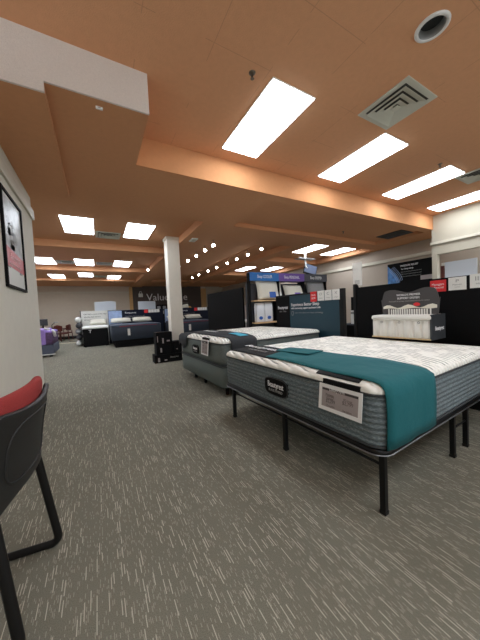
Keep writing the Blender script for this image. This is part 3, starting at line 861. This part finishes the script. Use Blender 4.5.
for k, (y, w) in enumerate(((3.565, 'first'), (3.385, 'second'), (3.205, 'third'))):
    cardboard((PX-.008, y, 1.52), .165, .19, M['paper'], 'white card with grey icon, %s right of the red card on teal panel' % w, [(('O', 'C', 'X')[k], .07, 0, .03, .06), ('cooling gel', .024, 0, -.045, .09)], ink='greyink', grp=g)

t = thing('partition_panel', 'tall plain black partition panel standing behind the second bed', 'partition', (3.60, 0, 0))
obj('board', bx(0, .05, 6.27, 8.9, .0, 1.95), M['black'], t)
b = NB(); box(b, -.1, .15, 6.2, 6.28, 0, .02); box(b, -.1, .15, 8.6, 8.68, 0, .02); obj('foot', b, M['blackmetal'], t)

# gap between panels: dark shelf with carton
t = thing('display_shelf', 'low black shelf seen in the gap between the partition panels', 'shelf', (5.0, 3.55, 0))
obj('carcass', bx(-.05, .35, -.5, .5, 0, .86), M['black'], t)
obj('back_board', bx(.30, .35, -.5, .5, .86, 1.50), M['black'], t)
obj('top_board', bx(-.06, .36, -.52, .52, .86, .89), M['shelfgrey'], t)
t = thing('carton', 'white carton on black shelf in the gap between the panels', 'box', (5.08, 3.62, .89))
obj('body', bx(-.1, .1, -.2, .2, 0, .30, bev=.003), M['paper'], t)
obj('printed_band', bx(-.102, -.1, -.2, .2, .22, .27), M['greyink'], t)

# ------------------------------------------------------------------ pocket coil sample box and its sign on the nearest mattress
t = thing('coil_sample', 'cutaway mattress sample with white pocket coils on the nearest bed', 'display sample', (3.30, 1.485, .868), math.radians(2))
Y = .70
obj('base_board', bx(0, .36, 0, Y, 0, .014, bev=.002), M['woodbase'], t)
pcs = 7
for k in range(pcs):
    y = Y*(k+.5)/pcs; b = NB()
    rings = []
    for z, rr in ((.014, .040), (.022, .0485), (.12, .0495), (.225, .0485), (.238, .040)):
        rings.append([(.052+rr*math.cos(2*PI*q/20), y+rr*math.sin(2*PI*q/20), z) for q in range(20)])
    rings_mesh(b, rings); obj('pocket_coil', b, M['coil'], t, True)
b = NB(); box(b, .022, .355, .012, Y-.005, .016, .24); obj('inner_block', b, M['coil'], t)
obj('side_panel', bx(.004, .36, -.008, .010, .0, .295, bev=.002), M['boxside'], t)
text('Beautyrest', .07, M['whiteink'], t, (.20, -.0095, .13), FACE_NEG_Y, width=.22)
R = [[(x-.012, y-.004, z) for x, y in rrect(.375, Y+.006, ins, .03)] for z, ins in ((.238, .008), (.246, -.002), (.268, -.004), (.288, .006), (.294, .03))]
obj('foam_layer', rings_mesh(NB(), R), M['coil'], t, True)
b = NB()
for k in range(3):
    tube(b, [(-.006, .12+.22*k+.012*math.cos(a*PI/6), .205+.012*math.sin(a*PI/6)) for a in range(12)], .003, 6, closed=True)
obj('tuft', b, M['greyink'], t)

t = thing('display_sign', 'dark grey shaped sign standing on the coil sample', 'sign', (3.47, 1.81, 1.163), math.radians(2))
top = []
HW = .335
for k in range(41):
    u = -1+2*k/40; a = abs(u)
    z = .30+.045*math.cos(u*PI*1.25)**2*1.0-.02+(.02 if a < .9 else 0)
    z = .305+.022*math.cos((a-.62)*PI/.62)
    if a > .86: z -= (a-.86)**2*6.0
    top.append((u*HW, z))
out = [(HW*.97, .0), (HW*1.0, .10), (HW*1.03, .2)]
poly = [(-y, z) for y, z in out]+[(-HW*1.0, .21)][:0]
poly = poly+[(p[0], p[1]) for p in top]+[(y, z) for y, z in out[::-1]]
b = NB(); f0 = [b.verts.new((0, y, z)) for y, z in poly]; f1 = [b.verts.new((.012, y, z)) for y, z in poly]
b.faces.new(f0); b.faces.new(f1[::-1])
for k in range(len(poly)):
    n = (k+1) % len(poly); b.faces.new((f0[n], f0[k], f1[k], f1[n]))
obj('board', b, M['signgrey'], t)
text("WORLD'S PREMIER", .036, M['whiteink'], t, (-.002, 0, .25), FACE_NEG_X, width=.28)
text('SUPPORT SYSTEM', .036, M['whiteink'], t, (-.002, .0, .208), FACE_NEG_X, width=.26)
text('PocketedCoil springs move independently for better', .026, M['greyink'], t, (-.002, 0, .172), FACE_NEG_X, width=.48)
b = NB(); P = [(.315-.63*k/14, .105+.022*math.sin(k*1.1)) for k in range(15)]
f0 = [b.verts.new((-.003, y, z)) for y, z in P]+[b.verts.new((-.003, y, .075-.006*math.sin(y*20))) for y, z in P[::-1]]
b.faces.new(f0); c = obj('pictured_person_shape', b, M['pillow'], t); c.name = 'pictured_bedding'; solid(c, .002, 0)
b = NB(); rings_mesh(b, [[(xx, -.10+.038*math.cos(a*PI/8), .125+.022*math.sin(a*PI/8)) for a in range(16)] for xx in (-.0045, -.0035)])
obj('pictured_red_cloth', b, M['red'], t)
b = NB()
for k in range(16): box(b, -.004, -.001, -.22+k*.028, -.203+k*.028, .0, .068)
obj('pictured_coils', b, M['paper'], t)
for y0 in (.235, -.255): obj('pictured_post', bx(-.004, -.001, y0, y0+.015, 0, .075), M['paper'], t)

# ------------------------------------------------------------------ pillow display unit
D = thing('pillow_display', 'tall pillow display with blue, purple and charcoal header', 'display', (3.45, 5.62, 0))
WD = 2.78
obj('back_panel', bx(.05, WD, .28, .31, 0, 2.02), M['shelfgrey'], D)
for x in (0, .93, 1.86, WD-.03):
    obj('upright', bx(x, x+.03, 0, .28 if x else .10, 0, 2.06), M['black'], D)
obj('side_wing', bx(-.02, 0, -.02, .10, 0, 2.26), M['black'], D)
for k, (mm, w) in enumerate((('blue_sign', 'COOLER'), ('purple_sign', 'PERSONAL'), ('dark_sign', 'DEEPER'))):
    x0 = .0+k*WD/3+.001; x1 = (k+1)*WD/3-.001
    h_ = obj('header', bx(x0, x1, -.03, .10 if k == 0 else .28, 2.06, 2.275), M[mm], D)
    text('Sleep '+w, .115, M['whiteink'], h_, ((x0+x1)/2, -.031, 2.165), FACE_NEG_Y, width=.47 if k != 1 else .56)
for x0, x1, zs in ((.03, .93, (.97, 1.55)), (.96, 1.86, (.97, 1.52)), (1.89, WD-.03, (.97, 1.66))):
    for z in zs: obj('shelf', bx(x0+.06, x1, -.06, .28, z-.03, z), M['shelfwood'], D)

def pillow(name, label, loc, w, hgt, m, tagm, tilt=.18, grp='pillows in the display'):
    t = thing(name, label, 'pillow', loc, 0, grp)
    n = 14; b = NB(); F = Matrix.Rotation(-tilt, 4, 'X')
    V = {}
    for s in (-1, 1):
        for i in range(n+1):
            for j in range(n+1):
                u = -1+2*i/n; v = -1+2*j/n
                th = .085*((1-u**4)*(1-v**4))**.6
                px_ = u*w/2*(1-.07*(1-v*v)**1.0*abs(u)**3); pz = v*hgt/2*(1-.10*(1-u*u)*abs(v)**3)
                if s == 1 and (i in (0, n) or j in (0, n)): V[(s, i, j)] = V[(-1, i, j)]
                else: V[(s, i, j)] = b.verts.new(F @ Vector((px_, s*th, pz+hgt/2)))
        for i in range(n):
            for j in range(n):
                q = [V[(s, i, j)], V[(s, i+1, j)], V[(s, i+1, j+1)], V[(s, i, j+1)]]
                b.faces.new(q if s == -1 else q[::-1])
    obj('cover', b, m, t, True)
    if tagm:
        def tg(x0, x1, z0, z1, mm, y): return obj('label_tag', bx(x0, x1, y-.004, y, z0, z1, mtx=F), M[mm], t)
        tg(-.08, .13, .05, .21, tagm, -.088); tg(.13, .32, .07, .21, 'paper', -.084)
    return t
pillow('display_pillow', 'white pillow with blue tag under the blue header', (4.16, 5.70, 1.55), .86, .58, M['pillow'], 'blue_tag')
pillow('display_pillow', 'white pillow with lilac tag under the purple header', (5.08, 5.70, 1.52), .82, .50, M['pillow'], 'purple_tag', tilt=.30)
pillow('display_pillow', 'grey pillow in clear bag under the charcoal header', (5.88, 5.70, 1.66), .76, .44, M['pillowgrey'], None)
for x, lbl in ((3.80, 'left'), (4.07, 'right')):
    t = thing('pillow_package', 'upright pale pillow package with blue print on lower display shelf, %s one' % lbl, 'package', (x, 5.74, .97), 0, 'packages on the lower display shelf')
    R = [[(xx-.13, yy-.06, z) for xx, yy in rrect(.26, .14, ins, .03)] for z, ins in ((0, .02), (.02, .0), (.4, 0), (.5, .012), (.52, .04))]
    obj('bag', rings_mesh(NB(), R), M['clear'], t, True)
    b = NB(); rings_mesh(b, [[(.06*math.cos(a*PI/8), yy, .11+.045*math.sin(a*PI/8)) for a in range(16)] for yy in (-.064, -.061)]); obj('blue_print', b, M['blue_tag'], t)

# ------------------------------------------------------------------ far right things
t = thing('wall_poster', 'black wide poster with blue swirl and white lettering on side wall', 'poster', (9.42, 4.86, 1.96))
obj('board', bx(0, .03, -.75, .74, 0, .76), M['black'], t)
b = NB(); P = [(.74, 0), (.74, .70)]+[(.74-.42*math.sin(k/10*PI*.5)**1.0, .70-.70*(k/10)) for k in range(1, 11)]
v = [b.verts.new((-.002, y, z)) for y, z in P]; b.faces.new(v); sw_ = solid(obj('swirl_print', b, M['swirl'], t), .002, 0)
b = NB()
for k in range(5): tube(b, [(-.004, .70-.045*k-.30*math.sin(a/8*1.4), .05+.08*k*.3+.50*(1-a/8)) for a in range(9)], .006, 5)
obj('white_arc', b, M['sky'], t)
text('PRESSURE RELIEF', .085, M['whiteink'], t, (-.003, .0, .63), FACE_NEG_X, width=.56)
text('for deep sleep', .07, M['whiteink'], t, (-.003, .06, .52), FACE_NEG_X, width=.4)
for k in range(3): text('adapts to your body and keeps you cool', .05, M['greyink'], t, (-.003, -.05, .42-.08*k), FACE_NEG_X, width=.66, depth=.0006)
obj('logo_block', bx(-.003, 0, -.74, -.35, .08, .22), M['greycard'], t)

t = thing('white_board', 'blank white board standing beyond the opening under the cream header', 'board', (8.85, 3.22, 0))
obj('panel', bx(0, .04, -.34, .38, 1.55, 2.41, bev=.004), M['whiteboard'], t)
b = NB()
for y in (-.40, .34): tube(b, [(.05, y, 0), (.05, y, 2.3)], .018, 8)
tube(b, [(-.15, -.40, .02), (.25, -.40, .02)], .018, 8); tube(b, [(-.15, .34, .02), (.25, .34, .02)], .018, 8)
obj('stand', b, M['alu'], t)
t = thing('red_binder_stack', 'red edged boards beside the white board in the opening', 'boards', (8.9, 3.70, 0))
obj('red_board', bx(0, .05, -.06, .02, 0, 2.33), M['mahogany'], t)
obj('white_board_edge', bx(.05, .09, -.06, .02, 0, 2.42), M['paper'], t)
# ------------------------------------------------------------------ far beds on the left and centre
def simple_mattress(t, x0, x1, y0, y1, z0, z1, m, mt_):
    R = [[(x+x0, y+y0, z) for x, y in rrect(x1-x0, y1-y0, ins, .08)] for z, ins in ((z0, .02), (z0+.02, 0), (z1-.06, 0))]
    obj('side_panel', rings_mesh(NB(), R), m, t, True)
    R = [[(x+x0, y+y0, z) for x, y in rrect(x1-x0, y1-y0, ins, .08)] for z, ins in ((z1-.06, -.004), (z1-.02, .0), (z1, .05), (z1+.02, .3))]
    obj('top_panel', rings_mesh(NB(), R), mt_, t, True)

def navy_bed(x, y, lbl):
    t = thing('bed', 'blue grey mattress on black base '+lbl, 'bed', (x, y, 0))
    obj('base', bx(.12, 1.86, .10, 1.9, 0, .21), M['black'], t)
    obj('base_rim', bx(.02, 1.96, .06, 2.0, .20, .30, bev=.01), M['black'], t)
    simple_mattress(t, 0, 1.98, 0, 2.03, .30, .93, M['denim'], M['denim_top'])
    obj('tag', bx(.60, .70, -.008, 0, .48, .76), M['paper'], t)
    b = NB(); tube(b, [(.3, -.004, .86), (1.0, -.008, .885), (1.8, -.004, .87)], .010, 6); obj('red_stitch', b, M['redline'], t)
    h = thing('headboard_panel', 'navy headboard panel with pale blue picture '+lbl, 'headboard', (x-.0, y+2.08, 0))
    obj('board', bx(-.02, 2.55, 0, .05, 0, 1.58), M['navy'], h)
    obj('picture', bx(0, .58, -.004, 0, .85, 1.56), M['sky'], h)
    text('Response', .12, M['whiteink'], h, (.72, -.002, 1.44), FACE_NEG_Y, 'LEFT', width=.5)
    text('Total Sleep Solutions for All', .1, M['greyink'], h, (.72, -.002, 1.26), FACE_NEG_Y, 'LEFT', width=.9)
    obj('red_label', bx(1.62, 1.80, -.006, 0, 1.40, 1.57), M['red'], h)
    for k in range(4): obj('white_label', bx(1.82+k*.14, 1.95+k*.14, -.006, 0, 1.41, 1.57), M['paper'], h)
    for k, s in enumerate(('left', 'right')):
        p = pillow('bed_pillow', 'white pillow at head of blue bed, %s one %s' % (s, ('left of the ivory pillar' if x < 2 else 'right of the ivory pillar')), (x+.5+.95*k, y+1.68, 1.02), .92, .34, M['pillow'], None, tilt=1.1, grp='pillows on the far beds')
navy_bed(.46, 11.6, 'standing left of the ivory pillar')
navy_bed(3.1, 11.6, 'half hidden between pillar and tall black partition')

t = thing('bed', 'white topped mattress over a black draped base near the tan back wall', 'bed', (-.62, 13.0, 0))
obj('black_drape', bx(.02, 1.00, .02, 1.9, .02, .80, bev=.02), M['black'], t)
for x in (.1, .92): obj('leg', bx(x-.04, x+.04, .05, .13, 0, .04), M['black'], t)
text('T', .2, M['paper'], t, (.30, .015, .68), FACE_NEG_Y, name='emblem')
R = [[(x, y, z) for x, y in rrect(1.03, 1.95, ins, .08)] for z, ins in ((.80, .0), (.83, -.01), (.88, 0), (.90, .08))]
obj('white_top', rings_mesh(NB(), R), M['paper'], t, True)
h = thing('headboard_panel', 'white headboard panel with dark lettering near the tan back wall', 'headboard', (-.72, 15.0, 0))
obj('board', bx(0, 1.35, 0, .05, 0, 1.62), M['paper'], h)
for k, s in enumerate(('Better sleep for everyone and every budget', 'adjustable bases and more', 'ask us about it')):
    text(s, .1, M['ink'], h, (.12, -.002, 1.46-.14*k), FACE_NEG_Y, 'LEFT', width=1.0-.25*k, depth=.001)
obj('edge_trim', bx(-.03, 0, -.01, .06, 0, 1.64), M['shelfgrey'], h)
pillow('bed_pillow', 'white pillow on the white topped bed near the back wall', (.0, 14.55, .95), .76, .36, M['pillow'], None, tilt=.9, grp='pillows on the far beds')
# white rolled goods left of that headboard
for k in range(5):
    t = thing('rolled_pillow', ('white', 'dark grey', 'mid grey', 'dark grey', 'white')[k]+' rolled pillow, %s of the pile left of the white headboard' % ('bottom', 'second from bottom', 'middle', 'second from top', 'topmost')[k], 'pillow', (-.80+.02*(k % 2), 14.3, .27*k), 0, 'rolled pillows by the white headboard')
    b = NB(); tube(b, [(0, .6*(q-4)/4, .132) for q in range(9)], [.07, .11, .127, .131, .131, .131, .127, .11, .07], 14); obj('roll', b, M[('paper', 'shelfgrey', 'pillowgrey', 'shelfgrey', 'paper')[k]], t, True)
    b = NB(); tube(b, [(.1325*math.cos(a*PI/10), -.25, .132+.1325*math.sin(a*PI/10)) for a in range(20)], .004, 6, closed=True); obj('band', b, M['plum'], t)
# tilted white board behind
t = thing('display_board', 'pale white board leaning above the white headboard', 'board', (-.1, 15.3, 0))
b = NB(); v0 = [(0, 0, 1.4), (1.0, 0, 1.4), (1.0, 0, 2.08), (.80, 0, 2.12), (0, 0, 2.08)]
f0 = [b.verts.new(p) for p in v0]; f1 = [b.verts.new((x, .05, z)) for x, y, z in v0]; b.faces.new(f0); b.faces.new(f1[::-1])
for k in range(5): b.faces.new((f0[(k+1) % 5], f0[k], f1[k], f1[(k+1) % 5]))
obj('board', b, M['whiteboard'], t)
obj('easel', (lambda q: (tube(q, [(.2, .08, 0), (.2, .06, 1.9)], .02, 6), tube(q, [(.8, .08, 0), (.8, .06, 1.9)], .02, 6), q)[2])(NB()), M['alu'], t)
t = thing('display_board', 'pale board in front of the dark sign wall, left of the pillar', 'board', (2.25, 17.0, 0))
obj('board', bx(0, 1.05, 0, .06, 1.55, 2.15, bev=.02), M['whiteboard'], t)
obj('stand', (lambda q: (tube(q, [(.2, .09, 0), (.2, .09, 2.0)], .02, 6), tube(q, [(.85, .09, 0), (.85, .09, 2.0)], .02, 6), q)[2])(NB()), M['black'], t)
for k, x in enumerate((3.5, 3.85)):
    t = thing('pillow_stack', 'dark stacked goods beside the pale board, %s stack' % ('left', 'right')[k], 'goods', (x, 17.0, 0), 0, 'dark goods before the sign wall')
    obj('shelf_unit', bx(-.15, .15, 0, .4, 0, 1.9), M['black'], t)
    for z in (1.3, 1.6): obj('grey_pack', bx(-.10, .10, -.02, .05, z, z+.22, bev=.02), M['pillowgrey'], t)

# black cartons by the pillar
def carton(x, y, z, w, d, hh_, lbl, marks, body=None):
    t = thing('carton', lbl, 'box', (x, y, z), 0, 'black cartons by the pillar')
    obj('body', bx(0, w, 0, d, 0, hh_, bev=.004), M['black'], t)
    for (a, c_, e, f) in marks: obj('printed_mark', bx(a, c_, -.001, .0005, e, f), M['greycard'], t)
    if body: text(body[0], .07, M['greyink'], t, (body[1], -.001, body[2]), FACE_NEG_Y, width=body[3], depth=.0008)
    return t
carton(1.26, 7.0, 0, .74, .36, .22, 'long black carton lying on carpet before the pillar, bottom of pile', [(.08, .13, .03, .14), (.25, .32, .05, .08)], ('Beautyrest', .52, .13, .22))
carton(1.32, 7.02, .22, .42, .32, .24, 'black carton in the pile by the pillar, middle one', [(.10, .14, .06, .18)])
carton(1.32, 7.02, .46, .43, .32, .36, 'black carton with white marks, topmost of the pile by the pillar', [(.16, .20, .06, .20), (.28, .36, .10, .14), (.03, .05, .1, .26)])
carton(1.77, 7.03, .22, .24, .32, .32, 'black carton standing on the long carton in front of the pillar', [(.08, .12, .1, .12)])

# purple bed at the end of the left wall
t = thing('bed', 'grey box spring bed with lilac cover beyond the end of left wall', 'bed', (-3.4, 11.0, 0))
obj('box_spring', bx(0, 2.0, 0, 1.5, .10, .42, bev=.03), M['slate'], t)
for x in (.1, 1.9): obj('leg', bx(x-.04, x+.04, .06, .14, 0, .11), M['black'], t)
obj('base_edge', bx(-.0, 2.04, -.03, .0, .07, .10), M['paper'], t)
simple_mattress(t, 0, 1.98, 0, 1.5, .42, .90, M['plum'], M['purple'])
b = bx(.3, 1.80, -.03, 1.53, .42, .97, bev=.05); obj('lilac_cover', b, M['purple'], t, True)
b = NB(); tube(b, [(1.97, .1, .92), (2.02, .12, .86), (2.04, .2, .70)], .05, 8); tube(b, [(1.9, .1, .95), (1.75, .15, .985)], .04, 8); obj('white_fold', b, M['paper'], t, True)

# desk corner by the back wall
t = thing('desk', 'dark wooden desk near the tan back wall, behind the lilac bed', 'desk', (-3.3, 18.4, 0))
obj('top', bx(0, 1.05, 0, .7, .72, .76, bev=.005), M['mahogany'], t)
for x in (.03, .98): obj('side_panel', bx(x, x+.04, .03, .67, 0, .72), M['mahogany'], t)
obj('modesty_panel', bx(.07, .98, .1, .13, .25, .72), M['mahogany'], t)
t = thing('computer_monitor', 'black computer monitor on the dark desk', 'monitor', (-2.82, 18.7, .76))
obj('casing', bx(-.24, .24, 0, .05, .18, .56, bev=.008), M['screen'], t)
obj('screen', bx(-.22, .22, -.002, 0, .21, .53), M['screen'], t)
obj('stand', bx(-.04, .04, .01, .05, .01, .2), M['black'], t); obj('foot', bx(-.12, .12, -.06, .1, 0, .012), M['black'], t)
t = thing('desk_lamp', 'small dark item rising from the right end of the dark desk', 'desk item', (-2.4, 18.75, .76))
b = NB(); tube(b, fillet([(0, 0, 0), (0, 0, .2), (.18, 0, .34)], .05), .02, 8); obj('arm', b, M['black'], t, True)
b = NB(); lathe(b, [(.07, 0), (.07, .02), (.02, .03)], 16); obj('base', b, M['black'], t, True)
b = NB(); box(b, .1, .32, -.05, .05, .32, .36, bev=.01); obj('head', b, M['alu'], t)

def guest_chair(x, y, rz, lbl):
    t = thing('guest_chair', lbl, 'chair', (x, y, 0), rz, 'dark wooden chairs by the desk')
    obj('seat', bx(-.27, .27, -.25, .25, .40, .48, bev=.02), M['mahogany'], t)
    R = NB(); P = []
    for k in range(13):
        a = -PI*.42+PI*.84*k/12
        P.append([(.30*math.sin(a), .22-.30*(math.cos(a)-1)*-.35, z) for z in (.56, .70, .84, .94 - .06*abs(a))])
    c_ = obj('backrest', grid(R, P), M['mahogany'], t, True); solid(c_, .04, 0)
    for sx in (-1, 1):
        b = NB(); tube(b, fillet([(sx*.27, -.24, 0), (sx*.27, -.22, .66), (sx*.28, .20, .70)], .06), .022, 8); obj('arm_leg', b, M['mahogany'], t, True)
        b = NB(); tube(b, [(sx*.25, .27, 0), (sx*.24, .23, .6)], .022, 8); obj('leg', b, M['mahogany'], t, True)
    return t
guest_chair(-1.75, 18.9, math.radians(-62), 'dark red wooden chair farther right, facing the desk near back wall')
guest_chair(-1.9, 17.95, math.radians(55), 'dark red wooden armchair near the right end of the desk')
t = thing('low_platform', 'low black platform along the foot of the tan back wall', 'platform', (-2.6, 19.2, 0))
obj('deck', bx(0, 2.0, .3, .7, 0, .12, bev=.005), M['trim_dark'], t)

# pale bed glimpsed between black partition and pillow display
t = thing('bed', 'pale grey bed glimpsed between tall black partition and pillow display', 'bed', (4.9, 9.0, 0))
obj('base', bx(.1, 1.8, .05, 1.9, 0, .3), M['black'], t)
simple_mattress(t, 0, 1.9, 0, 1.95, .30, .85, M['pillowgrey'], M['paper'])
h = thing('headboard_panel', 'pale headboard panel with red label behind the glimpsed bed', 'headboard', (4.9, 11.05, 0))
obj('board', bx(0, 1.9, 0, .05, 0, 1.55), M['greycard'], h)
obj('red_label', bx(.35, .60, -.005, 0, 1.35, 1.52), M['red'], h)
t = thing('heaped_pillow', 'white and mustard cushion on top of the navy headboard right of pillar', 'cushion', (4.35, 13.9, 1.45))
obj('stand', bx(-.2, .2, .0, .2, -1.45, 0), M['navy'], t)
b = NB(); tube(b, [(-.22, .1, .12), (-.1, .1, .2), (.05, .1, .24), (.12, .1, .1)], [.08, .13, .13, .08], 10); obj('white_cushion', b, M['pillow'], t, True)
b = NB(); tube(b, [(.1, .08, .1), (.22, .08, .14), (.3, .08, .08)], [.06, .09, .06], 10); obj('mustard_cushion', b, M['gold'], t, True)

# ------------------------------------------------------------------ sky fill added through the open side behind to lift the ceiling; camera
w = bpy.data.worlds.new('sky_fill'); S.world = w; w.use_nodes = True
bg = w.node_tree.nodes['Background']; bg.inputs['Color'].default_value = (.92, .96, 1.0, 1); bg.inputs['Strength'].default_value = 1.6

cam = bpy.data.cameras.new('camera'); co = bpy.data.objects.new('camera', cam); COL.objects.link(co)
yaw, pit, rol, F = .50705, -.03920, -.04710, 255.784
f = Vector((math.sin(yaw)*math.cos(pit), math.cos(yaw)*math.cos(pit), math.sin(pit)))
r = Vector((math.cos(yaw), -math.sin(yaw), 0)); u = r.cross(f)
c_, s_ = math.cos(rol), math.sin(rol)
r2_, u2_ = r*c_+u*s_, -r*s_+u*c_
mw = Matrix((r2_, u2_, -f)).transposed().to_4x4(); mw.translation = (0, 0, 1.32)
co.matrix_world = mw
cam.sensor_fit = 'HORIZONTAL'; cam.sensor_width = 36; cam.lens = F/480*36
cam.clip_start = .02; cam.clip_end = 100
S.camera = co
vs = S.view_settings
S.display_settings.display_device = 'sRGB'
vs.view_transform = 'Standard'; vs.look = 'None'; vs.exposure = 0.0; vs.gamma = 1; vs.use_curve_mapping = False
S.cycles.use_denoising = True
S.cycles.max_bounces = 10; S.cycles.diffuse_bounces = 6
S.cycles.sample_clamp_indirect = 6
